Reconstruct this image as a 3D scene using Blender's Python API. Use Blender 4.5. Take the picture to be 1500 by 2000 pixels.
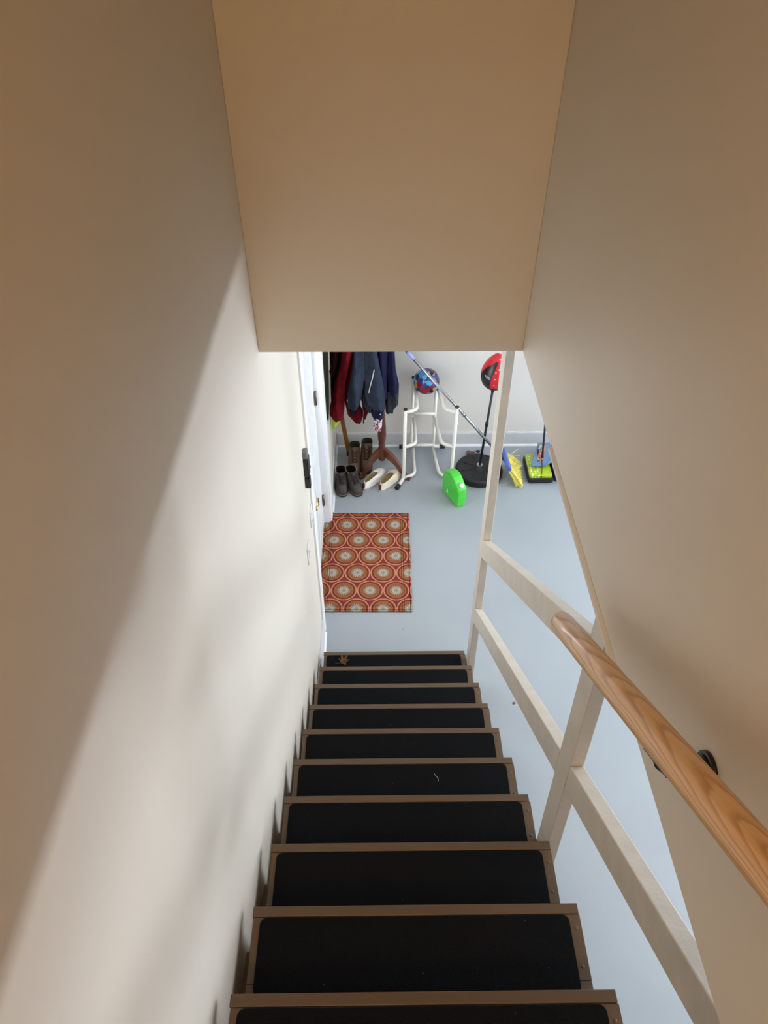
import bpy, bmesh, math, random
from mathutils import Vector, Matrix, noise
random.seed(7)
PI = math.pi
scene = bpy.context.scene
C = scene.collection
for o in list(bpy.data.objects): bpy.data.objects.remove(o)

# ------------------------------------------------------------------ camera
cam_d = bpy.data.cameras.new('camera'); cam = bpy.data.objects.new('camera', cam_d); C.objects.link(cam)
RT = Vector((0.99994514, -0.01039865, 0.00125541)); DN = Vector((-0.00621685, -0.6856926, -0.72786469)); FW = Vector((0.00842964, 0.72781695, -0.68571964))
cam.matrix_world = Matrix(((RT.x, -DN.x, -FW.x, 0), (RT.y, -DN.y, -FW.y, 0), (RT.z, -DN.z, -FW.z, 3.696), (0, 0, 0, 1)))
cam_d.sensor_fit = 'VERTICAL'; cam_d.sensor_height = 36; cam_d.lens = 1387 / 2000 * 36
cam_d.clip_start = 0.02; cam_d.clip_end = 100
scene.camera = cam

# ------------------------------------------------------------------ world, lights, exposure
w = bpy.data.worlds.new('world'); scene.world = w; w.use_nodes = True
w.node_tree.nodes['Background'].inputs[0].default_value = (0.80, 0.90, 1.0, 1)
w.node_tree.nodes['Background'].inputs[1].default_value = 1.0
vs = scene.view_settings
vs.view_transform = 'Standard'; vs.look = 'None'; vs.gamma = 1; vs.use_curve_mapping = False
vs.exposure = 0.0

def area(name, loc, direction, sx, sy, power, color, spread=PI):
    d = bpy.data.lights.new(name, 'AREA'); d.shape = 'RECTANGLE'; d.size = sx; d.size_y = sy
    d.energy = power; d.color = color; d.spread = spread
    o = bpy.data.objects.new(name, d); C.objects.link(o); o.location = loc
    o.rotation_euler = Vector(direction).to_track_quat('-Z', 'Y').to_euler()
    return o
# daylight coming through the patio door in the far right wall, and an added up-facing lamp standing in for sun bounce off the floor
area('patio_daylight', (7.05, 2.0, 1.2), (-1, 0, -0.05), 4.2, 1.9, 135, (0.88, 0.93, 1.0))
area('floor_bounce_fill', (6.55, 2.8, 0.03), (0, 0, 1), 0.75, 2.2, 660, (0.82, 0.885, 1.0))
# added fill below the lower ceiling, brightens rail tops and floor; no fixture there
area('overhead_fill', (2.3, 1.9, 2.55), (0, 0, -1), 1.6, 2.4, 22, (0.96, 0.96, 1.0))
# daylight through the glazed upper half of the door in the left wall
area('door_daylight', (-0.392, 3.36, 1.42), (1, 0, 0), 0.58, 0.92, 12.0, (0.93, 0.97, 1.0))
# warm lamp above the landing behind the camera
area('landing_lamp', (-0.08, -1.3, 4.9), (0, 0, -1), 0.35, 0.35, 31, (1.0, 0.60, 0.27))

# ------------------------------------------------------------------ materials
def new_mat(name):
    m = bpy.data.materials.new(name); m.use_nodes = True
    nt = m.node_tree; return m, nt, nt.nodes['Principled BSDF']
def nd(nt, t, **kw):
    n = nt.nodes.new(t)
    for k, v in kw.items():
        if k.startswith('i_'):
            key = k[2:]; key = int(key) if key.isdigit() else key.replace('_', ' ')
            n.inputs[key].default_value = v
        else: setattr(n, k, v)
    return n
def ramp(nt, stops, interp='LINEAR'):
    r = nt.nodes.new('ShaderNodeValToRGB'); r.color_ramp.interpolation = interp
    e = r.color_ramp.elements
    while len(e) < len(stops): e.new(0.5)
    for k, (p, c) in enumerate(stops): e[k].position = p; e[k].color = (*c, 1) if len(c) == 3 else c
    return r
def srgb(r, g, b):
    f = lambda c: (c / 255 / 12.92) if c / 255 <= 0.04045 else ((c / 255 + 0.055) / 1.055) ** 2.4
    return (f(r), f(g), f(b))
def plain(name, col, rough=0.5, metal=0.0, vary=0.12, scale=20, bump=0.05, bscale=60, stretch=(1, 1, 1), coat=0.0, spec=0.5):
    m, nt, b = new_mat(name); L = nt.links.new
    tc = nd(nt, 'ShaderNodeTexCoord'); mp = nd(nt, 'ShaderNodeMapping'); mp.inputs['Scale'].default_value = stretch
    L(tc.outputs['Object'], mp.inputs[0])
    n1 = nd(nt, 'ShaderNodeTexNoise', i_Scale=scale, i_Detail=4.0); L(mp.outputs[0], n1.inputs['Vector'])
    lo = tuple(max(0, c * (1 - vary)) for c in col); hi = tuple(min(1, c * (1 + vary)) for c in col)
    r = ramp(nt, [(0.3, lo), (0.7, hi)]); L(n1.outputs[0], r.inputs[0]); L(r.outputs[0], b.inputs['Base Color'])
    b.inputs['Roughness'].default_value = rough; b.inputs['Metallic'].default_value = metal
    b.inputs['Coat Weight'].default_value = coat; b.inputs['Specular IOR Level'].default_value = spec
    if bump:
        n2 = nd(nt, 'ShaderNodeTexNoise', i_Scale=bscale, i_Detail=3.0); L(mp.outputs[0], n2.inputs['Vector'])
        bp = nd(nt, 'ShaderNodeBump', i_Strength=bump, i_Distance=0.01); L(n2.outputs[0], bp.inputs['Height']); L(bp.outputs[0], b.inputs['Normal'])
    return m

WALLC = (0.716, 0.668, 0.580)
m_wall = plain('cream_wall_paint', WALLC, 0.55, vary=0.012, scale=2.5, bump=0.02, bscale=160)
m_backwall = plain('pale_grey_wall_paint', (0.735, 0.715, 0.675), 0.6, vary=0.012, scale=2, bump=0.03, bscale=150)
m_ceil = plain('white_ceiling_paint', (0.80, 0.79, 0.77), 0.7, vary=0.01, bump=0.02)
m_trim = plain('white_gloss_trim', (0.84, 0.86, 0.87), 0.35, vary=0.02, bump=0.02)
m_base = plain('grey_blue_baseboard_paint', (0.60, 0.615, 0.63), 0.4, vary=0.03, bump=0.02)
m_door = plain('white_door_paint', (0.82, 0.85, 0.87), 0.3, vary=0.02, bump=0.02)
m_near = plain('dark_near_wall', (0.10, 0.095, 0.09), 0.8)  # unseen wall, darkened to cut bounce light onto the near post faces
m_rail = plain('scuffed_white_timber_paint', (0.62, 0.565, 0.485), 0.42, vary=0.06, scale=14, bump=0.10, bscale=90, stretch=(1, 1, 1))
m_brass = plain('worn_brass', (0.42, 0.30, 0.13), 0.35, 1.0)
m_hinge = plain('dull_hinge_metal', (0.22, 0.19, 0.15), 0.4, 0.9)
m_tread = plain('brown_floor_paint', srgb(97, 80, 63), 0.42, vary=0.08, scale=6, bump=0.18, bscale=40, stretch=(0.15, 1, 1), spec=0.3)
m_black = plain('black_plastic', (0.012, 0.012, 0.013), 0.35, bump=0.02)
m_blackrub = plain('black_rubber', (0.010, 0.010, 0.011), 0.55, bump=0.1)
m_greycap = plain('grey_plastic', (0.16, 0.165, 0.17), 0.4)
m_tube = plain('white_enamel_tube', (0.80, 0.79, 0.72), 0.3, vary=0.04, bump=0.01, coat=0.3)
m_steel = plain('brushed_steel_tube', (0.42, 0.42, 0.43), 0.25, 0.9, bump=0.02)
m_blue = plain('blue_plastic', srgb(78, 104, 180), 0.35, bump=0.02)
m_lav = plain('lavender_grip', srgb(150, 160, 215), 0.45)
m_yellow = plain('yellow_bristle', srgb(240, 226, 110), 0.5, vary=0.15, scale=90)
m_straw = plain('pale_straw', srgb(215, 210, 190), 0.6)
m_green = plain('bright_green_plastic', (0.075, 0.62, 0.055), 0.32, vary=0.03, bump=0.01)
m_white = plain('white_plastic', (0.80, 0.80, 0.80), 0.35, bump=0.01)
m_redbag = plain('red_vinyl', (0.62, 0.018, 0.03), 0.35, bump=0.05)
m_wood = plain('dark_turned_wood', srgb(96, 52, 34), 0.28, vary=0.35, scale=12, bump=0.03, stretch=(1, 1, 0.2), coat=0.4)
m_stick = plain('yellow_brown_wood', srgb(140, 95, 40), 0.4, vary=0.3, scale=15, bump=0.05, stretch=(1, 1, 0.15))
m_red = plain('red_fabric', (0.120, 0.003, 0.008), 0.9, vary=0.15, scale=40, bump=0.25, bscale=250, spec=0.12)
m_dred = plain('dark_red_fabric', (0.05, 0.006, 0.008), 0.8, bump=0.2, bscale=200, spec=0.12)
m_blk = plain('black_fabric', (0.008, 0.008, 0.010), 0.85, bump=0.2, bscale=200, spec=0.12)
m_slate = plain('slate_blue_fabric', (0.026, 0.034, 0.056), 0.8, vary=0.12, scale=25, bump=0.2, bscale=220, spec=0.12)
m_navy = plain('navy_fabric', (0.011, 0.0105, 0.040), 0.75, vary=0.15, scale=30, bump=0.2, bscale=220, spec=0.12)
m_greyf = plain('charcoal_fabric', (0.028, 0.031, 0.040), 0.8, bump=0.2, bscale=220, spec=0.12)
m_hivis = plain('lime_yellow_fabric', (0.55, 0.85, 0.03), 0.6, bump=0.1, bscale=120)
m_olive = plain('dark_olive_fabric', (0.014, 0.014, 0.006), 0.95, bump=0.2, bscale=200, spec=0.12)
m_reflect = plain('pale_reflective_tape', (0.55, 0.50, 0.44), 0.35)
m_dleather = plain('dark_brown_leather', srgb(58, 50, 46), 0.6, vary=0.25, scale=25, bump=0.15, bscale=120)
m_bleather = plain('brown_leather', srgb(92, 68, 50), 0.6, vary=0.25, scale=25, bump=0.15, bscale=120)
m_sole = plain('dark_rubber_sole', srgb(48, 44, 44), 0.7)
m_welt = plain('tan_welt', srgb(140, 118, 98), 0.6)
m_lace = plain('dark_laces', (0.02, 0.015, 0.014), 0.8)
m_redlace = plain('red_brown_laces', srgb(60, 34, 28), 0.8)
m_moss = plain('mossy_padded_collar', (0.03, 0.034, 0.022), 0.9, bump=0.4, bscale=120)
m_canvas = plain('off_white_canvas', srgb(236, 232, 222), 0.75, vary=0.06, scale=30, bump=0.2, bscale=220)
m_canvas2 = plain('cream_canvas', srgb(232, 222, 196), 0.75, vary=0.06, scale=30, bump=0.2, bscale=220)
m_insole = plain('tan_insole', srgb(150, 130, 96), 0.8)
m_wsole = plain('white_rubber_sole', srgb(212, 214, 210), 0.5)
m_navyline = plain('navy_foxing_line', srgb(40, 44, 62), 0.5)
m_maroon = plain('maroon_heel_strip', srgb(92, 34, 32), 0.6)
m_lime = None
m_leaf = plain('dry_leaf', srgb(132, 98, 66), 0.7, vary=0.3, scale=60)
m_bit = plain('dark_debris', srgb(96, 78, 62), 0.8)
m_greytoy = plain('grey_toy_plastic', srgb(150, 158, 168), 0.4)
m_browntoy = plain('brown_toy_plastic', srgb(104, 74, 62), 0.5)
m_cblue = plain('deep_blue_plastic', srgb(22, 74, 128), 0.4)

def mat_floor():
    m, nt, b = new_mat('blue_grey_floor_paint'); L = nt.links.new
    tc = nd(nt, 'ShaderNodeTexCoord')
    n1 = nd(nt, 'ShaderNodeTexNoise', i_Scale=1.6, i_Detail=6.0); L(tc.outputs['Object'], n1.inputs['Vector'])
    r = ramp(nt, [(0.3, (0.32, 0.358, 0.385)), (0.7, (0.36, 0.398, 0.425))]); L(n1.outputs[0], r.inputs[0])
    v = nd(nt, 'ShaderNodeTexVoronoi', i_Scale=5.5); L(tc.outputs['Object'], v.inputs['Vector'])
    lt = nd(nt, 'ShaderNodeMath', operation='LESS_THAN'); lt.inputs[1].default_value = 0.022; L(v.outputs['Distance'], lt.inputs[0])
    mx = nd(nt, 'ShaderNodeMix', data_type='RGBA'); L(lt.outputs[0], mx.inputs[0]); L(r.outputs[0], mx.inputs[6]); mx.inputs[7].default_value = (0.16, 0.165, 0.175, 1)
    L(mx.outputs[2], b.inputs['Base Color'])
    n2 = nd(nt, 'ShaderNodeTexNoise', i_Scale=9.0, i_Detail=5.0); L(tc.outputs['Object'], n2.inputs['Vector'])
    rr = nd(nt, 'ShaderNodeMapRange'); rr.inputs[3].default_value = 0.28; rr.inputs[4].default_value = 0.42; L(n2.outputs[0], rr.inputs[0]); L(rr.outputs[0], b.inputs['Roughness'])
    bp = nd(nt, 'ShaderNodeBump', i_Strength=0.04, i_Distance=0.01); L(n2.outputs[0], bp.inputs['Height']); L(bp.outputs[0], b.inputs['Normal'])
    return m
m_floor = mat_floor()

def mat_pad():
    m, nt, b = new_mat('black_carpet_pad'); L = nt.links.new
    tc = nd(nt, 'ShaderNodeTexCoord')
    n = nd(nt, 'ShaderNodeTexNoise', i_Scale=420.0, i_Detail=2.0); L(tc.outputs['Object'], n.inputs['Vector'])
    r = ramp(nt, [(0.3, (0.0030, 0.0034, 0.0042)), (0.75, (0.0080, 0.0088, 0.0100))]); L(n.outputs[0], r.inputs[0])
    v = nd(nt, 'ShaderNodeTexVoronoi', i_Scale=20.0); L(tc.outputs['Object'], v.inputs['Vector'])
    lt = nd(nt, 'ShaderNodeMath', operation='LESS_THAN'); lt.inputs[1].default_value = 0.032; L(v.outputs['Distance'], lt.inputs[0])
    mx = nd(nt, 'ShaderNodeMix', data_type='RGBA'); L(lt.outputs[0], mx.inputs[0]); L(r.outputs[0], mx.inputs[6]); mx.inputs[7].default_value = (0.09, 0.085, 0.075, 1)
    L(mx.outputs[2], b.inputs['Base Color']); b.inputs['Roughness'].default_value = 0.95; b.inputs['Specular IOR Level'].default_value = 0.12
    bp = nd(nt, 'ShaderNodeBump', i_Strength=0.5, i_Distance=0.003); L(n.outputs[0], bp.inputs['Height']); L(bp.outputs[0], b.inputs['Normal'])
    return m
m_pad = mat_pad()

def mat_pine():
    m, nt, b = new_mat('varnished_pine'); L = nt.links.new
    tc = nd(nt, 'ShaderNodeTexCoord'); sp = nd(nt, 'ShaderNodeSeparateXYZ'); L(tc.outputs['Object'], sp.inputs[0])
    def M(op, a, b_=None, c=None):
        n = nd(nt, 'ShaderNodeMath', operation=op)
        for k, v in enumerate((a, b_, c)):
            if v is None: continue
            if isinstance(v, (int, float)): n.inputs[k].default_value = v
            else: L(v, n.inputs[k])
        return n.outputs[0]
    mp = nd(nt, 'ShaderNodeMapping'); mp.inputs['Scale'].default_value = (4.0, 22.0, 22.0); L(tc.outputs['Object'], mp.inputs[0])
    n = nd(nt, 'ShaderNodeTexNoise', i_Scale=1.0, i_Detail=2.0); L(mp.outputs[0], n.inputs['Vector'])
    wob = M('MULTIPLY', M('SUBTRACT', n.outputs[0], 0.5), 0.010)
    yy = M('SUBTRACT', sp.outputs[1], 0.007); zz = M('ADD', M('ADD', sp.outputs[2], 0.006), M('MULTIPLY', sp.outputs[0], 0.034))
    rr = M('ADD', M('SQRT', M('ADD', M('MULTIPLY', yy, yy), M('MULTIPLY', zz, zz))), wob)
    fr = M('FRACT', M('DIVIDE', rr, 0.0031))
    r = ramp(nt, [(0.0, srgb(242, 206, 156)), (0.5, srgb(238, 198, 144)), (0.86, srgb(206, 158, 104)), (1.0, srgb(240, 202, 150))]); L(fr, r.inputs[0])
    mp2 = nd(nt, 'ShaderNodeMapping'); mp2.inputs['Scale'].default_value = (6.0, 300.0, 300.0); L(tc.outputs['Object'], mp2.inputs[0])
    f = nd(nt, 'ShaderNodeTexNoise', i_Scale=1.0, i_Detail=3.0); L(mp2.outputs[0], f.inputs['Vector'])
    mx = nd(nt, 'ShaderNodeMix', data_type='RGBA', blend_type='MULTIPLY'); mx.inputs[0].default_value = 0.5
    fr2 = ramp(nt, [(0.35, (0.80, 0.77, 0.72)), (0.6, (1, 1, 1))]); L(f.outputs[0], fr2.inputs[0])
    L(r.outputs[0], mx.inputs[6]); L(fr2.outputs[0], mx.inputs[7]); L(mx.outputs[2], b.inputs['Base Color'])
    b.inputs['Roughness'].default_value = 0.38; b.inputs['Coat Weight'].default_value = 0.15
    return m
m_pine = mat_pine()

def mat_mat(w_, d_):
    """orange doormat print: rings and starbursts on a triangular lattice, object coordinates from the mat's centre"""
    m, nt, b = new_mat('orange_medallion_print'); L = nt.links.new
    tc = nd(nt, 'ShaderNodeTexCoord'); sp = nd(nt, 'ShaderNodeSeparateXYZ'); L(tc.outputs['Object'], sp.inputs[0])
    def M(op, a, b_=None, c=None):
        n = nd(nt, 'ShaderNodeMath', operation=op)
        for k, v in enumerate((a, b_, c)):
            if v is None: continue
            if isinstance(v, (int, float)): n.inputs[k].default_value = v
            else: L(v, n.inputs[k])
        return n.outputs[0]
    px, py = 0.178, 0.318
    u0 = M('DIVIDE', M('ADD', sp.outputs[0], -0.0335), px); v0 = M('DIVIDE', M('ADD', sp.outputs[1], -0.0245), py)
    def cell(off):
        a = M('MULTIPLY', M('SUBTRACT', M('FRACT', M('ADD', u0, off + 10.5)), 0.5), px)
        c = M('MULTIPLY', M('SUBTRACT', M('FRACT', M('ADD', v0, off + 10.5)), 0.5), px * 1.8)
        return a, c, M('SQRT', M('ADD', M('MULTIPLY', a, a), M('MULTIPLY', c, c)))
    a1, c1, r1 = cell(0.0); a2, c2, r2 = cell(0.5)
    sel = M('LESS_THAN', r1, r2)
    def pick(p, q): return M('ADD', M('MULTIPLY', p, sel), M('MULTIPLY', q, M('SUBTRACT', 1.0, sel)))
    r = M('DIVIDE', pick(r1, r2), px / 2); ang = M('ARCTAN2', pick(c1, c2), pick(a1, a2))
    st = M('COSINE', M('MULTIPLY', ang, 18.0))
    rr = M('ADD', r, M('MULTIPLY', M('MULTIPLY', st, 0.10), M('LESS_THAN', r, 0.66)))
    grey, pgrey, tan, rust, drust, pink = srgb(120, 124, 112), srgb(200, 192, 178), srgb(164, 106, 70), srgb(142, 72, 46), srgb(112, 50, 32), srgb(206, 144, 118)
    rp = ramp(nt, [(0.0, grey), (0.10, grey), (0.14, pgrey), (0.38, srgb(176, 160, 142)), (0.46, srgb(120, 88, 66)), (0.50, tan), (0.58, srgb(150, 84, 50)), (0.66, tan), (0.73, srgb(168, 96, 56)), (0.78, drust), (0.88, rust), (0.915, pink), (0.985, pink), (1.0, srgb(138, 56, 46))])
    L(rr, rp.inputs[0])
    # pressed border lines
    ax = M('ABSOLUTE', sp.outputs[0]); ay = M('ABSOLUTE', sp.outputs[1])
    ex = M('SUBTRACT', w_ / 2, ax); ey = M('SUBTRACT', d_ / 2, ay)
    def line(e, p, hw): return M('LESS_THAN', M('ABSOLUTE', M('SUBTRACT', e, p)), hw)
    ln = M('MAXIMUM', M('MAXIMUM', line(ex, 0.052, 0.0018), line(ex, 0.066, 0.0015)), M('MAXIMUM', line(ex, 0.012, 0.0022), line(ey, 0.012, 0.002)))
    ln = M('MAXIMUM', ln, line(ey, 0.042, 0.0015))
    dk = nd(nt, 'ShaderNodeMix', data_type='RGBA', blend_type='MULTIPLY'); L(M('MULTIPLY', ln, 0.85), dk.inputs[0]); L(rp.outputs[0], dk.inputs[6]); dk.inputs[7].default_value = (0.1, 0.09, 0.08, 1)
    nz = nd(nt, 'ShaderNodeTexNoise', i_Scale=240.0, i_Detail=2.0); L(tc.outputs['Object'], nz.inputs['Vector'])
    n3 = ramp(nt, [(0.3, (0.58, 0.58, 0.58)), (0.7, (0.96, 0.96, 0.96))]); L(nz.outputs[0], n3.inputs[0])
    mx = nd(nt, 'ShaderNodeMix', data_type='RGBA', blend_type='MULTIPLY'); mx.inputs[0].default_value = 1.0; L(dk.outputs[2], mx.inputs[6]); L(n3.outputs[0], mx.inputs[7])
    L(mx.outputs[2], b.inputs['Base Color']); b.inputs['Roughness'].default_value = 0.9; b.inputs['Specular IOR Level'].default_value = 0.15
    hb = M('ADD', M('MULTIPLY', ln, -1.0), M('MULTIPLY', nz.outputs[0], 0.35))
    bp = nd(nt, 'ShaderNodeBump', i_Strength=0.6, i_Distance=0.003); L(hb, bp.inputs['Height']); L(bp.outputs[0], b.inputs['Normal'])
    return m

def mat_cells(name, stops, scale, rough=0.4, dist=0.0):
    """patches of flat print colour"""
    m, nt, b = new_mat(name); L = nt.links.new
    tc = nd(nt, 'ShaderNodeTexCoord')
    nz = nd(nt, 'ShaderNodeTexNoise', i_Scale=scale * 1.3, i_Detail=2.0); L(tc.outputs['Object'], nz.inputs['Vector'])
    ad = nd(nt, 'ShaderNodeVectorMath', operation='MULTIPLY_ADD'); L(nz.outputs[1], ad.inputs[0]); ad.inputs[1].default_value = (dist,) * 3; L(tc.outputs['Object'], ad.inputs[2])
    v = nd(nt, 'ShaderNodeTexVoronoi', i_Scale=scale); L(ad.outputs[0], v.inputs['Vector'])
    sp = nd(nt, 'ShaderNodeSeparateColor'); L(v.outputs['Color'], sp.inputs[0])
    r = ramp(nt, stops, 'CONSTANT'); L(sp.outputs[0], r.inputs[0]); L(r.outputs[0], b.inputs['Base Color'])
    b.inputs['Roughness'].default_value = rough
    return m
m_ball = mat_cells('printed_ball_vinyl', [(0.0, srgb(40, 70, 130)), (0.22, srgb(24, 28, 52)), (0.36, srgb(60, 120, 190)), (0.5, srgb(150, 18, 34)), (0.64, srgb(90, 160, 200)), (0.74, srgb(96, 16, 26)), (0.84, srgb(170, 140, 100)), (0.9, srgb(44, 60, 112))], 26, 0.18, 0.03)
m_bandana = mat_cells('patterned_cotton', [(0.0, srgb(225, 220, 222)), (0.42, srgb(60, 66, 110)), (0.62, srgb(228, 222, 224)), (0.78, srgb(200, 40, 60))], 75, 0.8, 0.02)
m_label = mat_cells('printed_sticker', [(0.0, srgb(205, 150, 120)), (0.3, srgb(60, 66, 90)), (0.5, srgb(196, 110, 84)), (0.75, srgb(170, 170, 160))], 60, 0.5, 0.02)
m_ltblue = plain('light_blue_plastic', srgb(104, 134, 168), 0.4, vary=0.05)

def mat_lime():
    m, nt, b = new_mat('lime_plastic_with_white_dots'); L = nt.links.new
    tc = nd(nt, 'ShaderNodeTexCoord'); v = nd(nt, 'ShaderNodeTexVoronoi', i_Scale=42.0, i_Randomness=0.5); L(tc.outputs['Object'], v.inputs['Vector'])
    lt = nd(nt, 'ShaderNodeMath', operation='LESS_THAN'); lt.inputs[1].default_value = 0.36; L(v.outputs['Distance'], lt.inputs[0])
    sp = nd(nt, 'ShaderNodeSeparateXYZ'); L(tc.outputs['Object'], sp.inputs[0])
    lx = nd(nt, 'ShaderNodeMath', operation='LESS_THAN'); lx.inputs[1].default_value = 0.0; L(sp.outputs[0], lx.inputs[0])
    mu = nd(nt, 'ShaderNodeMath', operation='MULTIPLY'); L(lt.outputs[0], mu.inputs[0]); L(lx.outputs[0], mu.inputs[1])
    mx = nd(nt, 'ShaderNodeMix', data_type='RGBA'); L(mu.outputs[0], mx.inputs[0]); mx.inputs[6].default_value = (*srgb(170, 196, 24), 1); mx.inputs[7].default_value = (*srgb(228, 234, 170), 1)
    L(mx.outputs[2], b.inputs['Base Color']); b.inputs['Roughness'].default_value = 0.3
    return m
m_lime = mat_lime()

# ------------------------------------------------------------------ mesh helpers
class MB:
    def __init__(s): s.bm = bmesh.new()
    def faces(s, verts, faces, smooth=False):
        vs_ = [s.bm.verts.new(v) for v in verts]
        for f in faces:
            try:
                fc = s.bm.faces.new([vs_[i] for i in f]); fc.smooth = smooth
            except ValueError: pass
        return vs_
    def box(s, a, b):
        x0, y0, z0 = a; x1, y1, z1 = b
        s.faces([(x0, y0, z0), (x1, y0, z0), (x1, y1, z0), (x0, y1, z0), (x0, y0, z1), (x1, y0, z1), (x1, y1, z1), (x0, y1, z1)],
                [(0, 3, 2, 1), (4, 5, 6, 7), (0, 1, 5, 4), (1, 2, 6, 5), (2, 3, 7, 6), (3, 0, 4, 7)]); return s
    def prism(s, poly, off, smooth=False):
        """polygon (3D points) extruded by vector off"""
        n = len(poly); off = Vector(off); P = [Vector(p) for p in poly]
        s.faces(P + [p + off for p in P], [tuple(range(n))[::-1], tuple(range(n, 2 * n))] + [(i, (i + 1) % n, n + (i + 1) % n, n + i) for i in range(n)], False); return s
    def rings(s, rings, cap=True, smooth=True, closed=True):
        n = len(rings[0]); V = [s.bm.verts.new(p) for r in rings for p in r]
        for k in range(len(rings) - 1):
            for i in range(n if closed else n - 1):
                j = (i + 1) % n
                try: f = s.bm.faces.new((V[k * n + i], V[k * n + j], V[(k + 1) * n + j], V[(k + 1) * n + i])); f.smooth = smooth
                except ValueError: pass
        if cap and closed:
            for r, rev in ((0, True), (len(rings) - 1, False)):
                vv = [V[r * n + i] for i in range(n)]
                if rev: vv.reverse()
                try: s.bm.faces.new(vv)
                except ValueError: pass
        return s
    def tube(s, pts, rad, n=12, bend=0.0, cap=True):
        P = [Vector(p) for p in pts]
        if bend:
            Q = [P[0]]
            for i in range(1, len(P) - 1):
                a = (P[i - 1] - P[i]); b = (P[i + 1] - P[i]); la = min(bend, a.length * .49); lb = min(bend, b.length * .49)
                p0 = P[i] + a.normalized() * la; p2 = P[i] + b.normalized() * lb
                for t in (0, .17, .33, .5, .67, .83, 1): Q.append(p0 * (1 - t) ** 2 + P[i] * 2 * t * (1 - t) + p2 * t * t)
            Q.append(P[-1]); P = Q
        rs = rad if isinstance(rad, (list, tuple)) else [rad] * len(P)
        T = []
        for i in range(len(P)):
            a = P[max(i - 1, 0)]; b = P[min(i + 1, len(P) - 1)]; T.append((b - a).normalized())
        up = Vector((0, 0, 1)) if abs(T[0].z) < .9 else Vector((1, 0, 0))
        u = T[0].cross(up).normalized(); R_ = []
        for i in range(len(P)):
            u = (u - T[i] * u.dot(T[i])).normalized(); v = T[i].cross(u)
            R_.append([P[i] + (u * math.cos(2 * PI * k / n) + v * math.sin(2 * PI * k / n)) * rs[i] for k in range(n)])
        s.rings(R_, cap); return s
    def lathe(s, prof, c=(0, 0), n=24, z0=0.0):
        s.rings([[(c[0] + r * math.cos(2 * PI * k / n), c[1] + r * math.sin(2 * PI * k / n), z0 + z) for k in range(n)] for r, z in prof]); return s
    def sphere(s, c, r, n=20, m=12, sc=(1, 1, 1)):
        R_ = []
        for i in range(m + 1):
            t = -PI / 2 + PI * i / m; t = max(-PI / 2 + .02, min(PI / 2 - .02, t))
            R_.append([(c[0] + sc[0] * r * math.cos(t) * math.cos(2 * PI * k / n), c[1] + sc[1] * r * math.cos(t) * math.sin(2 * PI * k / n), c[2] + sc[2] * r * math.sin(t)) for k in range(n)])
        s.rings(R_); return s
    def xf(s, M): bmesh.ops.transform(s.bm, matrix=M, verts=s.bm.verts); return s

def finish(name, mb, mat, parent=None, world=True, bevel=0.0, seg=2, smooth_angle=None):
    me = bpy.data.meshes.new(name)
    bmesh.ops.recalc_face_normals(mb.bm, faces=mb.bm.faces)
    if bevel:
        bmesh.ops.remove_doubles(mb.bm, verts=mb.bm.verts, dist=1e-5)
        ed = [e for e in mb.bm.edges if len(e.link_faces) == 2 and e.calc_face_angle(0) > 0.6]
        bmesh.ops.bevel(mb.bm, geom=ed, offset=bevel, segments=seg, affect='EDGES', profile=0.5, clamp_overlap=True)
        for f in mb.bm.faces: f.smooth = False
    if parent is not None and world:
        root = parent
        while root.parent: root = root.parent
        M = Matrix.Translation(root.location) @ root.rotation_euler.to_matrix().to_4x4()
        mb.xf(M.inverted())
    mb.bm.to_mesh(me); mb.bm.free(); me.materials.append(mat)
    o = bpy.data.objects.new(name, me); C.objects.link(o)
    if parent is not None: o.parent = parent
    return o
def centre(o):
    """move a single-mesh top-level object's origin to its base centre"""
    vs_ = [v.co for v in o.data.vertices]
    lo = Vector([min(v[i] for v in vs_) for i in range(3)]); hi = Vector([max(v[i] for v in vs_) for i in range(3)])
    c = Vector(((lo.x + hi.x) / 2, (lo.y + hi.y) / 2, lo.z)); o.data.transform(Matrix.Translation(-c)); o.location = c; return o
def thing(name, label, cat, loc=(0, 0, 0), rz=0.0, group=None):
    o = bpy.data.objects.new(name, None); C.objects.link(o); o.location = loc; o.rotation_euler = (0, 0, rz)
    o.empty_display_size = 0.05; o['label'] = label; o['category'] = cat
    if group: o['group'] = group
    return o
def tag(o, label, cat, group=None, kind=None):
    o['label'] = label; o['category'] = cat
    if group: o['group'] = group
    if kind: o['kind'] = kind
    return o
def struct(name, mb, mat, label, cat, parent=None, bevel=0.0):
    o = finish(name, mb, mat, parent, bevel=bevel)
    if parent is None: o['kind'] = 'structure'; o['label'] = label; o['category'] = cat
    return o
def relabel(o, label): o['label'] = label; return o

# ------------------------------------------------------------------ setting
XL, XR = -0.359, 0.443          # stairwell side walls
YB = 1.905; ZC = 2.57           # bulkhead face and its bottom edge = lower ceiling
YW = 4.745; XF = 7.2; TOP = 5.0
struct('floor', MB().box((XL - .3, -3, -0.1), (XF + .2, YW + .2, 0)), m_floor, 'blue-grey painted concrete floor of the lower room', 'floor')
wl = MB()
wl.box((XL - .15, -3, 0), (XL, 2.89, TOP)); wl.box((XL - .15, 3.81, 0), (XL, YW + .12, TOP)); wl.box((XL - .15, 2.89, 2.05), (XL, 3.81, TOP))
wl.box((XL - .15, 2.89, 0), (XL - .09, 3.81, 2.05))
struct('wall_left', wl, m_wall, 'cream stairwell wall on the left with a broad patch of daylight', 'wall')
struct('wall_right', MB().box((XR, -2.4, ZC), (XR + .12, YB + .12, TOP)), m_wall, 'cream wall on the right carrying the wooden handrail', 'wall', bevel=.003)
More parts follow.
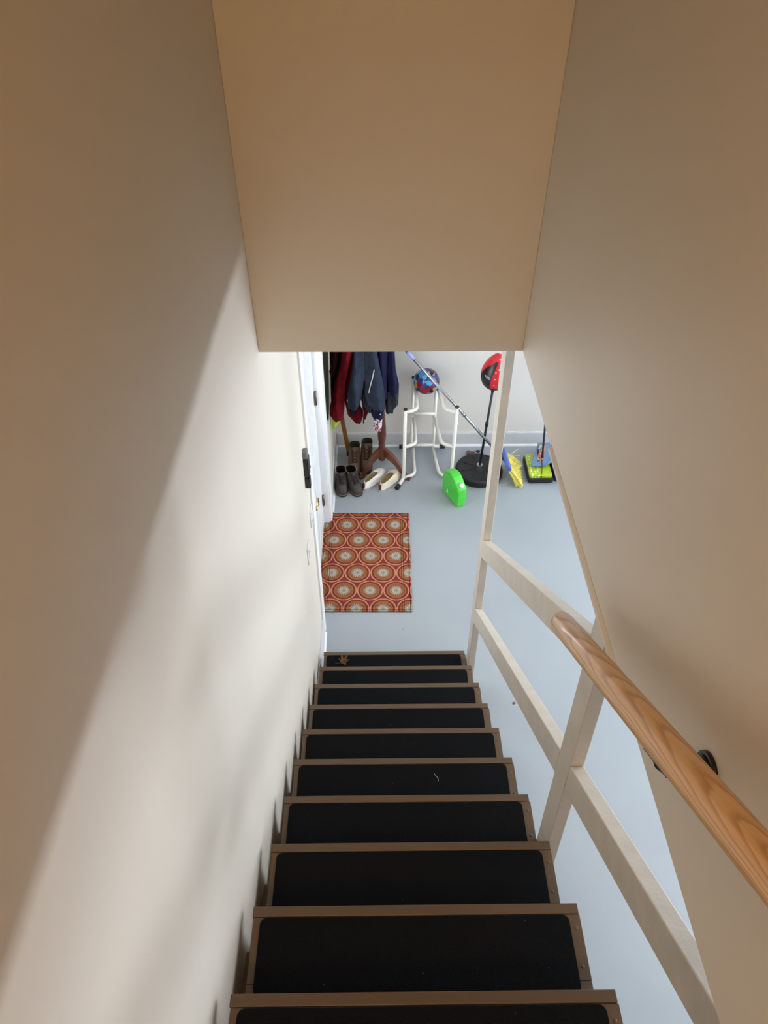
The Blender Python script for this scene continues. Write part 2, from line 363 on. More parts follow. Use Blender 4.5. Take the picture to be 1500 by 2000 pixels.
struct('wall_front', MB().box((XL, YB, ZC), (XR, YB + .12, TOP)), m_wall, 'cream wall across the stairwell above the opening at the stair foot', 'wall', bevel=.002)
struct('wall_back', MB().box((XL - .15, YW, 0), (XF + .2, YW + .15, ZC + .1)), m_backwall, 'pale grey back wall of the lower room behind the coats and stand', 'wall')
wr = MB(); wr.box((XF, -3, 0), (XF + .15, 0.0, ZC)); wr.box((XF, 4.2, 0), (XF + .15, YW, ZC)); wr.box((XF, 0.0, 2.2), (XF + .15, 4.2, ZC)); wr.box((XF, 0.0, 0), (XF + .15, 4.2, 0.05))
struct('wall_far_right', wr, m_backwall, 'far right wall of the lower room with the wide glass door', 'wall')
struct('wall_near', MB().box((XL - .15, -3.15, 0), (XF + .2, -3, ZC)), m_near, 'near wall of the lower room under the landing', 'wall')
struct('wall_landing', MB().box((XL - .15, -2.55, ZC), (XR + .2, -2.4, TOP)), m_wall, 'cream wall at the back of the upper landing', 'wall')
cl = MB(); cl.box((XR + .12, -3, ZC), (XF + .2, YW, ZC + .12)); cl.box((XL, YB + .12, ZC), (XR + .12, YW, ZC + .12)); cl.box((XL, -3, ZC), (XR + .12, -2.4, ZC + .12))
struct('ceiling', cl, m_ceil, 'white ceiling of the lower room', 'ceiling')
struct('ceiling_upper', MB().box((XL - .15, -2.55, TOP), (XR + .2, YB + .12, TOP + .1)), m_ceil, 'white ceiling above the stairwell', 'ceiling')
struct('floor_landing', MB().box((XL, -2.4, 2.62), (XR, -0.80, 2.806)), m_tread, 'brown painted landing at the head of the stairs', 'floor')

# base boards with a quarter-round shoe moulding
def baseboard(name, a, b, nrm, h=.135, t=.014, label=''):
    a = Vector(a); b = Vector(b); n = Vector(nrm); mb = MB()
    prof = [(0, 0), (t, 0), (t, h - .012), (t - .006, h), (0, h)]
    mb.prism([a + n * p + Vector((0, 0, z)) for p, z in prof], b - a)
    o = struct(name, mb, m_base, label, 'baseboard')
    sh = MB(); pr = [(t, 0)] + [(t + .014 * math.cos(k * PI / 8), .016 * math.sin(k * PI / 8)) for k in range(5)]
    sh.prism([a + n * p + Vector((0, 0, z)) for p, z in pr], b - a); finish('shoe_moulding', sh, m_trim, o)
    return o
baseboard('baseboard_back', (XL + .03, YW, 0), (.213, YW, 0), (0, -1, 0), label='grey-white baseboard along the back wall, from the corner to the seam behind the coat stand')
baseboard('baseboard_back', (.216, YW, 0), (XF, YW, 0), (0, -1, 0), .139, label='grey-white baseboard along the back wall, right of the seam beside the white tube stand')
baseboard('baseboard_left', (XL, 3.915, 0), (XL, YW - .0, 0), (1, 0, 0), label='grey-white baseboard on the left wall beyond the door')
baseboard('baseboard_left', (XL, -2.9, 0), (XL, 2.795, 0), (1, 0, 0), label='baseboard on the left wall between the stair foot and the door')

# door in the left wall
d = thing('door_1', 'white door set back in the left wall beside the doormat', 'door', (-.44, 3.35, 0)); d['kind'] = 'structure'
dl = MB(); dl.box((-.444, 2.898, .008), (-.402, 3.80, 2.035)); finish('door_leaf', dl, m_door, d, bevel=.002)
pn = MB()
gp = MB(); gp.box((-.4025, 3.05, .95), (-.3985, 3.67, 1.89)); relabel(finish('glass_pane', gp, m_white, d), 'bright window pane in the upper half')
for (z0, z1) in ((.2, .85),):
    for (y0, y1) in ((3.0, 3.3), (3.42, 3.72)): pn.box((-.403, y0, z0), (-.396, y1, z1))
finish('door_panel', pn, m_door, d, bevel=.003)
kb = MB(); kb.tube([(-.402, 2.975, .92), (-.394, 2.975, .92)], .028, 16); kb.tube([(-.396, 2.975, .92), (-.35, 2.975, .92)], .009, 10); kb.tube([(-.352, 2.97, .92), (-.346, 3.01, .915), (-.352, 3.075, .91)], .008, 10)
relabel(finish('door_handle', kb, m_brass, d), 'worn brass handle')
for z in (.24, 1.12, 1.88):
    h = MB(); h.tube([(-.393, 3.795, z - .05), (-.393, 3.795, z + .05)], .0075, 10); h.box((-.3985, 3.765, z - .048), (-.395, 3.795, z + .048))
    relabel(finish('hinge', h, m_hinge, d), 'dull metal hinge')
cs = thing('door_frame', 'white moulded casing and jamb around the door in the left wall', 'door frame', (XL, 3.35, 0)); cs['kind'] = 'structure'
def casing(y0, y1, z0, z1, out):
    mb = MB()
    ys = [y0, y0 + (y1 - y0) * .2, y0 + (y1 - y0) * .75, y1]; px_ = [.010, .020, .016, .012]
    if out < 0: px_ = px_[::-1]
    poly = [(XL, y0, z0)] + [(XL + p, y, z0) for y, p in zip(ys, px_)] + [(XL, y1, z0)]
    mb.prism(poly, (0, 0, z1 - z0)); return mb
finish('casing', casing(2.80, 2.885, 0, 2.13, 1), m_trim, cs)
finish('casing', casing(3.815, 3.905, 0, 2.13, -1), m_trim, cs)
finish('casing', MB().box((XL, 2.885, 2.045), (XL + .018, 3.815, 2.13)), m_trim, cs, bevel=.003)
finish('jamb', MB().box((XL - .09, 3.80, 0), (XL + .004, 3.82, 2.05)), m_trim, cs, bevel=.001)
finish('jamb', MB().box((XL - .09, 2.88, 0), (XL + .004, 2.896, 2.05)), m_trim, cs, bevel=.001)
finish('jamb', MB().box((XL - .09, 2.896, 2.036), (XL + .004, 3.80, 2.05)), m_trim, cs, bevel=.001)

# far patio door, source of the daylight (outside the frame)
pd = thing('window_1', 'wide glazed patio door in the far right wall of the lower room', 'window', (XF + .07, 2.1, .05)); pd['kind'] = 'structure'
fr = MB()
for y in (0.0, 1.37, 2.77, 4.14): fr.box((XF + .04, y, .05), (XF + .10, y + .06, 2.2))
fr.box((XF + .04, .06, .05), (XF + .10, 4.14, .11)); fr.box((XF + .04, .06, 2.14), (XF + .10, 4.14, 2.2))
finish('window_frame', fr, m_trim, pd, bevel=.003)

# corner bead on the lower edge of the right wall
cb = MB(); cb.prism([(XR - .0005, .77, ZC + .012), (XR - .006, .77, ZC + .003), (XR - .0065, .77, ZC - .006), (XR + .01, .77, ZC - .006), (XR + .01, .77, ZC)], (0, .66, 0))
struct('trim_1', cb, m_wall, 'thin cream corner strip along the bottom edge of the right wall', 'trim')

# ------------------------------------------------------------------ staircase
RUN, RISE, Y1 = 0.23358, 0.18706, 2.512
TX0, TX1 = -0.3283, 0.5117
st = thing('staircase', 'straight brown painted wooden staircase with black grip pads leading down', 'staircase', (0.09, 2.5, 0))
def rrect(x0, x1, y0, y1, r, z, n=5):
    P = []
    for cx, cy, a in ((x1 - r, y1 - r, 0), (x0 + r, y1 - r, PI / 2), (x0 + r, y0 + r, PI), (x1 - r, y0 + r, 1.5 * PI)):
        for k in range(n + 1): P.append((cx + r * math.cos(a + k * PI / 2 / n), cy + r * math.sin(a + k * PI / 2 / n), z))
    return P
for k in range(1, 15):
    y = Y1 - RUN * (k - 1); z = RISE * k
    j = lambda s_=.0015: random.uniform(-s_, s_)
    e = j(.001); TX1 = .5117 if k < 14 else .437
    t = finish('tread', MB().box((TX0 + .003 + j(), y - .1725, z - .034), (TX1 + .003 + e, y - .0255, z - .0008)), m_tread, st, bevel=.0015)
    finish('nosing_board', MB().box((TX0 + j(), y - .0248, z - .036), (TX1 + j(), y, z + .0012)), m_tread, t, bevel=.002)
    finish('rear_board', MB().box((TX0 + .002 + j(), y - .268, z - .034), (TX1 + .0025 + e, y - .1732, z - .001)), m_tread, t, bevel=.0015)
    yy = y - .0275
    pad = MB(); P0 = rrect(TX0 + .020, TX1 - .027 + j(), yy - .171, yy, .016, z - .001)
    pad.rings([P0, [(a, b, z + .0028) for a, b, c in P0], [(TX0 + .02 + (a - TX0 - .02) * .998 + .0005, b + (.001 if b < yy - .09 else -.001), z + .0036) for a, b, c in P0]], smooth=False)
    relabel(finish('grip_pad', pad, m_pad, t), 'black carpet grip pad with rounded corners')
    for dy in (.062, .142):
        s_ = MB(); s_.sphere((TX1 - .012 + j(.003), y - dy + j(.006), z - .001), .0052, 10, 6, (1, 1, .45)); finish('screw_head', s_, m_tread, t)
    finish('riser', MB().box((TX0 + .012, y - .052, z - RISE), (TX1 - .016, y - .034, z - .034)), m_tread, st)
TX1 = .5117
def stringer(x0, x1, K=14):
    P = [(x0, Y1 - .02, 0)]
    for k in range(1, K + 1):
        P += [(x0, Y1 - RUN * (k - 1) - .035, RISE * (k - 1) if k > 1 else 0), (x0, Y1 - RUN * (k - 1) - .035, RISE * k - .035)]
    P[0] = (x0, Y1 - .03, 0)
    P = P[1:]
    yl = Y1 - RUN * K - .035
    P += [(x0, yl, RISE * K - .035), (x0, yl, RISE * K - .34), (x0, Y1 - .30, 0)]
    return MB().prism(P, (x1 - x0, 0, 0))
finish('stringer', stringer(TX0 + .002, TX0 + .040), m_tread, st)
low = stringer(TX0 - .029, TX0 + .001); low.xf(Matrix.Translation((0, -.03, -.11))); finish('wall_string', low, m_tread, st)
finish('stringer', stringer(TX1 - .056, TX1 - .018, 13), m_tread, st)

# ------------------------------------------------------------------ open timber railing on the right
rl = thing('stair_railing', 'off-white timber railing of two posts and diagonal rails beside the open side of the stairs', 'railing', (.534, 2.40, 0))
RX0, RX1 = 0.517, 0.555
def post(yb0, lean, ztop=ZC, dx0=0.0, dx1=0.0, z0=0.0):
    mb = MB(); f = lambda z: yb0 + lean * z
    P = [(RX0 + dx0, f(z0), z0), (RX1 + dx0, f(z0), z0), (RX1 + dx0, f(z0) + .089, z0), (RX0 + dx0, f(z0) + .089, z0)]
    Q = [(RX0 + dx1, f(ztop), ztop), (RX1 + dx1, f(ztop), ztop), (RX1 + dx1, f(ztop) + .089, ztop), (RX0 + dx1, f(ztop) + .089, ztop)]
    mb.rings([P, Q], smooth=False); return mb
AL = .062; A0 = 2.452 - AL * 1.383; BL = .092; B0 = .889 - BL * 1.484
finish('post', post(A0, AL), m_rail, rl, bevel=.0025)
finish('post', post(B0, BL), m_rail, rl, bevel=.0025)
def rail_piece(ya, yb, line_z, ya_top=None, cut=None):
    """diagonal board between y=ya (low end) and y=yb (high end); line_z(y) gives its top"""
    h = .112
    mb = MB(); e0, e1 = ya, yb
    la, lb = (cut or (0, 0))
    P = [(RX0, e0, line_z(e0)), (RX0, e1, line_z(e1)), (RX0, e1 - lb * h, line_z(e1) - h), (RX0, e0 - la * h, line_z(e0) - h)]
    mb.prism(P, (RX1 - RX0, 0, 0)); return mb
r1 = lambda y: 1.211 + (2.423 - y) * .787
r2 = lambda y: .742 + (2.368 - y) * .783
ya1 = A0 + AL * 1.20 ; yb1 = B0 + BL * 2.29 + .089
finish('rail', rail_piece(ya1, yb1, r1, cut=(AL, BL)), m_rail, rl, bevel=.0025)
ya2 = A0 + AL * .75; yb2 = B0 + BL * 1.80 + .089
finish('rail', rail_piece(ya2, yb2, r2, cut=(AL, BL)), m_rail, rl, bevel=.0025)
finish('rail', rail_piece(B0 + BL * 1.86, .06, r2, cut=(BL, 0)), m_rail, rl, bevel=.0025)

# ------------------------------------------------------------------ handrail
HA = Vector((.365, .880, 2.562)); HS = .69
hd = Vector((0, -1, HS)).normalized(); HB = HA + hd * 1.95
ang = math.atan(HS)
hr = thing('handrail', 'varnished pine handrail fixed to the right wall with black brackets', 'handrail', tuple(HA))
mb = MB(); n = 28; L_ = (HB - HA).length
def hring(x, rr): return [(x, rr * math.cos(2 * PI * k / n), max(-.017 * rr / .0235, rr * math.sin(2 * PI * k / n))) for k in range(n)]
mb.rings([hring(0, .017), hring(.0015, .0205), hring(.004, .0225), hring(.008, .0235)] + [hring(.008 + (L_ - .012) * i / 8, .0235) for i in range(1, 9)] + [hring(L_, .020)])
ro = finish('rail', mb, m_pine, hr, world=False)
# local x runs up the slope (towards -y)
xa = hd; za = Vector((0, HS, 1)).normalized(); ya_ = za.cross(xa)
ro.matrix_local = Matrix(((xa.x, ya_.x, za.x, 0), (xa.y, ya_.y, za.y, 0), (xa.z, ya_.z, za.z, 0), (0, 0, 0, 1)))
for s_ in (.52, 1.55):
    p = HA + hd * s_; b_ = MB()
    zw = p.z - .070
    b_.tube([(XR, p.y, zw), (XR - .006, p.y, zw)], .027, 24); b_.tube([(XR - .006, p.y, zw), (XR - .011, p.y, zw)], [.023, .014], 24)
    b_.tube([(XR - .008, p.y, zw), (XR - .055, p.y, zw + .003), (.369, p.y, zw + .02), (.365, p.y, p.z - .024)], .0075, 10, bend=.03)
    q = [p + hd * a - za * .0175 for a in (-.038, .038)]
    pl = [(.352, q[0].y, q[0].z), (.378, q[0].y, q[0].z), (.378, q[1].y, q[1].z), (.352, q[1].y, q[1].z)]
    b_.prism(pl, tuple(-za * .006))
    relabel(finish('bracket', b_, m_black, hr), 'black metal bracket')

# ------------------------------------------------------------------ doormat
mw, md = .632, .945
mt = MB().box((-mw / 2, -md / 2, 0), (mw / 2, md / 2, .011))
mo = finish('doormat', mt, mat_mat(mw, md), bevel=.004)
mo.location = (-.088, 3.432, .0005); mo.rotation_euler = (0, 0, math.radians(-.6))
tag(mo, 'orange doormat printed with rows of ringed medallions', 'doormat')

# ------------------------------------------------------------------ wall fittings on the left wall
wf = thing('wall_holder', 'black wall-mounted holder with a grey-topped handset beside the door', 'holder', (XL, 2.70, 1.3))
finish('handset', MB().box((XL, 2.645, 1.435), (XL + .026, 2.69, 1.545)), m_black, wf, bevel=.006)
relabel(finish('cap', MB().box((XL, 2.648, 1.547), (XL + .024, 2.687, 1.592)), m_greycap, wf, bevel=.006), 'grey cap')
finish('lower_box', MB().box((XL, 2.645, 1.365), (XL + .028, 2.68, 1.428)), m_black, wf, bevel=.003)
finish('side_clip', MB().box((XL, 2.725, 1.39), (XL + .020, 2.755, 1.50)), m_black, wf, bevel=.003)
relabel(finish('screw_head', MB().tube([(XL + .020, 2.74, 1.43), (XL + .024, 2.74, 1.43)], .008, 10), m_steel, wf), 'bright screw head')
for (y, z, lab) in ((2.745, 1.085, 'flat white switch plate below the black holder, nearer the door'), (2.50, 1.06, 'flat white switch plate on the left wall, nearer the stairs')):
    s_ = thing('switch_plate', lab, 'light switch', (XL, y, z))
    finish('plate', MB().box((XL, y - .036, z - .058), (XL + .006, y + .036, z + .058)), m_white, s_, bevel=.002)
    finish('switch', MB().box((XL + .006, y - .014, z - .03), (XL + .011, y + .014, z + .03)), m_white, s_, bevel=.0015)

# ------------------------------------------------------------------ coat rack
RC = Vector((.034, 4.43))
rk = thing('coat_rack', 'dark turned wooden coat rack with curved legs, hung with jackets', 'coat rack', (RC.x, RC.y, 0))
prof = [(.001, .105), (.027, .105), (.030, .12), (.030, .205), (.022, .214), (.027, .222), (.0285, .23), (.022, .238), (.027, .248), (.0285, .255), (.022, .262), (.024, .275), (.031, .31), (.034, .36), (.032, .42), (.026, .50), (.021, .58), (.019, .66), (.026, .68), (.020, .70), (.023, .9), (.024, 1.2), (.020, 1.5), (.027, 1.56), (.027, 1.62), (.017, 1.66), (.024, 1.70), (.014, 1.735), (.001, 1.74)]
finish('pole', MB().lathe(prof, (RC.x, RC.y), 24), m_wood, rk)
for a, ll in ((-.57, .240), (PI + .61, .195), (PI / 2, .22)):
    mb = MB(); top, bot = [], []
    N = 14
    for i in range(N + 1):
        t = i / N; r = .022 + ll * t
        zt = .205 * (1 - t) ** 1.15 + .042 * math.sin(PI * min(1, t * 1.15)) + .022
        if t > .85: zt = max(.030, zt)
        th = .085 * (1 - t) + .030 * t
        top.append((r, zt)); bot.append((r - .012 * math.sin(PI * t), max(0.0, zt - th) if t > .8 else zt - th + .0))
    poly = [(r, z) for r, z in top] + [(r, max(0, z)) for r, z in bot[::-1]]
    w_ = .015
    ca, sa = math.cos(a), math.sin(a)
    P = [(RC.x + r * ca + w_ * sa, RC.y + r * sa - w_ * ca, z) for r, z in poly]
    mb.prism(P, (-2 * w_ * sa, 2 * w_ * ca, 0)); finish('leg', mb, m_wood, rk, bevel=.004)
for k in range(6):
    a = k * PI / 3 + .3; z = 1.55 if k % 2 else 1.62
    mb = MB(); c, s_ = math.cos(a), math.sin(a)
    mb.tube([(RC.x + .02 * c, RC.y + .02 * s_, z), (RC.x + .09 * c, RC.y + .09 * s_, z + .01), (RC.x + .13 * c, RC.y + .13 * s_, z + .06)], [.010] + [.009] * 7 + [.008], 10, bend=.03); finish('peg', mb, m_wood, rk)

# ------------------------------------------------------------------ clothes: rows of (x left, x right, z) give each hanging piece; it gets its own depth and folds
def drape(rows, y, depth=.07, nf=3, amp=.10, seed=0, top=None, n=44, sub=5):
    rows = sorted(rows, key=lambda r: -r[2])
    if top: rows = [(top[0], top[1], top[2])] + rows
    R_ = []
    pts = []
    for i in range(len(rows) - 1):
        for k in range(sub):
            t = k / sub; t = t * t * (3 - 2 * t) * .35 + t * .65
            pts.append(tuple(rows[i][q] * (1 - t) + rows[i + 1][q] * t for q in range(3)))
    pts.append(rows[-1])
    rnd = random.Random(seed); ph = rnd.uniform(0, 6); ph2 = rnd.uniform(0, 6)
    for i, (a, b, z) in enumerate(pts):
        c = (a + b) / 2; hw = (b - a) / 2; dp = min(depth / 2, hw * 1.1)
        ring = []
        for k in range(n):
            th = 2 * PI * k / n
            ct, s_ = math.cos(th), math.sin(th)
            px_ = c + hw * math.copysign(abs(ct) ** .85, ct)
            f = 1 + amp * 3.4 * math.sin(nf * px_ / .035 + ph + z * 5) * (1 - abs(ct) ** 3)
            nz = noise.noise(Vector((px_ * 24, z * 11, seed * 3.1))) * .55 + noise.noise(Vector((px_ * 48, z * 40, seed))) * .25
            py_ = y + dp * s_ * f + dp * nz * (1 - abs(ct) ** 4) * 1.2
            ring.append((px_, py_, z + .006 * math.sin(th * 2 + ph2)))
        R_.append(ring)
    mb = MB(); mb.rings(R_); return mb
def drape_side(rows, y0, y1, seed, n=40):
    """a coat hanging flat against the left wall: rows of (x at the wall, x outside, z)"""
    R_ = []
    for i in range(len(rows) - 1):
        for k in range(6):
            t = k / 6; a, b, z = (rows[i][q] * (1 - t) + rows[i + 1][q] * t for q in range(3))
            f = max(0, (1.30 - z) / (1.30 - rows[-1][2])); g = max(0, (z - 1.48) / .18) ** 1.5 * .13; ya, yb_ = y0 + .10 * f * f + g, y1 - .06 * f - g
            ring = []
            for j in range(n):
                th = 2 * PI * j / n; u_ = (1 - math.cos(th)) / 2; fr_ = max(0, math.sin(th))
                ring.append((a + (b - a) * fr_ ** .5 * (.8 + .2 * math.sin(u_ * 17 + z * 3)) if fr_ > 0 else a, ya + (yb_ - ya) * u_, z + .008 * math.sin(u_ * 9)))
            R_.append(ring)
    mb = MB(); mb.rings(R_); return mb
T = {
'slate_back': (4.35, [(-0.135, 0.03, 1.13), (-0.135, 0.03, 0.90), (-0.13, 0.02, 0.78), (-0.10, -0.01, 0.72)]),
'red_sleeve': (4.27, [(-0.241, -0.163, 1.164), (-0.252, -0.188, 1.074), (-0.292, -0.219, 0.942), (-0.326, -0.232, 0.804), (-0.346, -0.239, 0.71), (-0.349, -0.245, 0.662), (-0.327, -0.254, 0.623), (-0.308, -0.288, 0.594)]),
'red_body': (4.37, [(-0.228, -0.151, 1.105), (-0.238, -0.156, 0.923), (-0.245, -0.153, 0.736), (-0.229, -0.115, 0.639), (-0.222, -0.104, 0.591), (-0.183, -0.117, 0.54), (-0.159, -0.13, 0.505)]),
'red_side': (4.37, [(-0.121, -0.057, 0.736), (-0.103, -0.067, 0.629), (-0.1, -0.075, 0.59), (-0.105, -0.092, 0.54)]),
'dark_left': (4.37, [(-0.33, -0.243, 1.105), (-0.332, -0.258, 0.923), (-0.340, -0.297, 0.737), (-0.343, -0.331, 0.616)]),
'darkred_left': (4.31, [(-0.3, -0.266, 1.141), (-0.319, -0.277, 1.05), (-0.337, -0.295, 0.997), (-0.32, -0.309, 0.953)]),
'vest': (4.46, [(-0.340, -0.318, 1.052), (-0.344, -0.33, 0.876), (-0.346, -0.335, 0.725), (-0.348, -0.332, 0.578), (-0.348, -0.276, 0.481), (-0.348, -0.306, 0.425), (-0.348, -0.336, 0.388)]),
'olive': (4.14, [(-0.357, -0.344, 1.66), (-0.357, -0.326, 1.52), (-0.357, -0.322, 1.30), (-0.357, -0.330, 1.05), (-0.357, -0.334, 0.93), (-0.357, -0.340, 0.80), (-0.357, -0.346, 0.73)]),
'slate_sleeve': (4.25, [(-0.158, -0.092, 1.175), (-0.173, -0.093, 1.042), (-0.2, -0.097, 0.909), (-0.216, -0.118, 0.794), (-0.218, -0.139, 0.748), (-0.203, -0.159, 0.719)]),
'slate_body': (4.27, [(-0.088, 0.001, 1.163), (-0.089, 0.023, 1.03), (-0.089, 0.042, 0.94), (-0.089, 0.054, 0.827), (-0.076, 0.056, 0.756), (-0.041, 0.056, 0.714)]),
'slate_flap': (4.30, [(-0.102, -0.039, 0.876), (-0.107, -0.04, 0.806), (-0.106, -0.041, 0.736), (-0.081, -0.041, 0.688), (-0.062, -0.046, 0.649)]),
'navy_front': (4.32, [(-0.056, 0.076, 1.133), (-0.007, 0.065, 1.042), (0.023, 0.066, 0.908), (0.039, 0.07, 0.769)]),
'navy_cuff': (4.31, [(-0.041, 0.057, 0.72), (-0.046, 0.043, 0.632), (-0.03, 0.035, 0.593)]),
'navy_right': (4.35, [(0.05, 0.123, 1.115), (0.062, 0.132, 0.979), (0.078, 0.157, 0.865), (0.075, 0.156, 0.776)]),
'navy_dark': (4.40, [(0.001, 0.116, 1.086), (0.051, 0.119, 0.856), (0.052, 0.132, 0.714), (0.064, 0.117, 0.592)]),
'grey_hem': (4.34, [(0.071, 0.156, 0.80), (0.059, 0.155, 0.708), (0.059, 0.12, 0.659), (0.063, 0.116, 0.625)]),
'bandana': (4.36, [(-0.03, 0.037, 0.64), (-0.031, 0.035, 0.532), (-0.029, 0.032, 0.482), (-0.003, 0.028, 0.457)]),
}
def piece(name, key, mat, parent, depth=.07, nf=3, amp=.1, seed=1, top=None, label=None):
    y, rows = T[key]; o = finish(name, drape(rows, y, depth, nf, amp, seed, top), mat, parent)
    if label: relabel(o, label)
    return o
rj = thing('jacket', 'red jacket with dark lining hanging at the left of the coat rack', 'jacket', (-.2, 4.33, 1.2))
piece('sleeve', 'red_sleeve', m_red, rj, .085, 2, .14, 3, (-.17, -.07, 1.42))
piece('body', 'red_body', m_red, rj, .07, 3, .16, 5, (-.19, -.05, 1.5))
piece('side_panel', 'red_side', m_red, rj, .04, 3, .15, 6)
lin = MB(); y_ = 4.30
relabel(finish('lining', drape([(-.224, -.125, .70), (-.215, -.15, .642), (-.185, -.160, .600)], 4.345, .05, 3, .1, 9), m_blk, rj), 'black lining')
zp = MB(); zp.tube([(-.107, 4.33, .74), (-.105, 4.31, .615), (-.102, 4.31, .572)], .0035, 8); zp.box((-.108, 4.306, .545), (-.097, 4.313, .575)); relabel(finish('zip_pull', zp, m_greyf, rj), 'dark zip pull')
dj = thing('jacket', 'black and dark red jacket behind the red one, next to the door casing', 'jacket', (-.29, 4.37, 1.2))
piece('body', 'dark_left', m_blk, dj, .07, 3, .12, 11, (-.26, -.14, 1.48))
piece('sleeve', 'darkred_left', m_dred, dj, .05, 3, .12, 12, (-.24, -.16, 1.45), 'dark red sleeve')
vt = finish('safety_vest', drape(T['vest'][1], 4.46, .05, 3, .14, 13, (-.32, -.22, 1.45)), m_hivis); centre(vt); tag(vt, 'lime yellow vest behind the jackets, its hem showing below the red sleeve', 'vest')
ol = finish('coat', drape_side(T['olive'][1], 3.935, 4.30, 14), m_olive); centre(ol); hk = MB(); hk.tube([(XL, 4.12, 1.68), (XL + .03, 4.12, 1.66), (XL + .035, 4.12, 1.70)], .005, 8, bend=.01); hk.tube([(XL, 4.12, 1.68), (XL + .004, 4.12, 1.68)], .016, 14); hk = centre(finish('coat_hook', hk, m_brass)); tag(hk, 'small metal hook on the left wall holding the dark olive coat', 'hook'); tag(ol, 'dark olive coat hanging flat on the left wall just past the door casing', 'coat')
sj = thing('jacket', 'slate blue jacket with a pale reflective stripe at the front of the coat rack', 'jacket', (-.06, 4.27, 1.2))
piece('sleeve', 'slate_sleeve', m_slate, sj, .08, 2, .12, 15, (-.12, -.03, 1.45))
sb = piece('sleeve', 'slate_body', m_slate, sj, .08, 2, .12, 17, (-.06, .04, 1.45))
piece('body', 'slate_back', m_slate, sj, .05, 3, .12, 19, (-.12, .03, 1.5))
piece('hem', 'slate_flap', m_greyf, sj, .05, 3, .12, 18, label='charcoal hem')
def strip(pts, wd, yoff=.0015):
    mb = MB(); A = [(x - wd / 2, y, z) for x, y, z in pts]; B = [(x + wd / 2, y, z) for x, y, z in pts]; n_ = len(pts)
    V = A + B + [(x, y + .02, z) for x, y, z in A] + [(x, y + .02, z) for x, y, z in B]
    F = [(i, i + 1, n_ + i + 1, n_ + i) for i in range(n_ - 1)] + [(2 * n_ + i, 3 * n_ + i, 3 * n_ + i + 1, 2 * n_ + i + 1) for i in range(n_ - 1)]
    F += [(i, 2 * n_ + i, 2 * n_ + i + 1, i + 1) for i in range(n_ - 1)] + [(n_ + i, n_ + i + 1, 3 * n_ + i + 1, 3 * n_ + i) for i in range(n_ - 1)]
    F += [(0, n_, 3 * n_, 2 * n_), (n_ - 1, 3 * n_ - 1, 4 * n_ - 1, 2 * n_ - 1)]
    mb.faces(V, F); return mb
relabel(finish('reflective_stripe', strip([(-.020, 4.226, 1.055), (-.035, 4.224, .98), (-.048, 4.226, .93), (-.060, 4.232, .865)], .0065), m_reflect, sb), 'pale reflective stripe')
relabel(finish('piping', strip([(-.089, 4.252, 1.175), (-.0905, 4.250, 1.04), (-.092, 4.250, .95)], .002), m_reflect, sb), 'pale piping')
finish('tab', MB().box((-.216, 4.228, .795), (-.2125, 4.236, .810)), m_white, sj)
nj = thing('jacket', 'navy jacket with charcoal hem at the right side of the coat rack', 'jacket', (.08, 4.37, 1.2))
piece('body', 'navy_dark', m_navy, nj, .09, 3, .14, 21, (.0, .12, 1.5))
piece('front_panel', 'navy_front', m_navy, nj, .06, 3, .14, 22, (-.03, .08, 1.45))
piece('sleeve', 'navy_right', m_navy, nj, .06, 3, .16, 23, (.03, .11, 1.45))
piece('hem', 'grey_hem', m_greyf, nj, .06, 3, .14, 24, label='charcoal hem')
cf = piece('cuff', 'navy_cuff', m_navy, nj, .06, 4, .10, 25)
finish('snap', MB().sphere((.021, 4.276, .650), .0045, 8, 6), m_white, cf)
bd = finish('bandana', drape(T['bandana'][1], 4.335, .018, 2, .3, 27), m_bandana); centre(bd); tag(bd, 'white, navy and red patterned cloth hanging below the jackets by the pole', 'cloth')

# leaning wooden stick
sk = thing('wooden_stick', 'yellow-brown wooden stick leaning in the back left corner behind the jackets', 'stick', (-.238, 4.615, 0))
mb = MB(); a = Vector((-.238, 4.615, .03)); b = Vector((-.335, 4.60, .82)); u = Vector((.017, 0, 0)); v = Vector((0, .011, 0))
mb.rings([[a - u - v, a + u - v, a + u + v, a - u + v], [b - u - v, b + u - v, b + u + v, b - u + v]], smooth=False); finish('shaft', mb, m_stick, sk, bevel=.004)
finish('foot', MB().box((-.257, 4.602, 0), (-.217, 4.628, .045)), m_black, sk, bevel=.004)

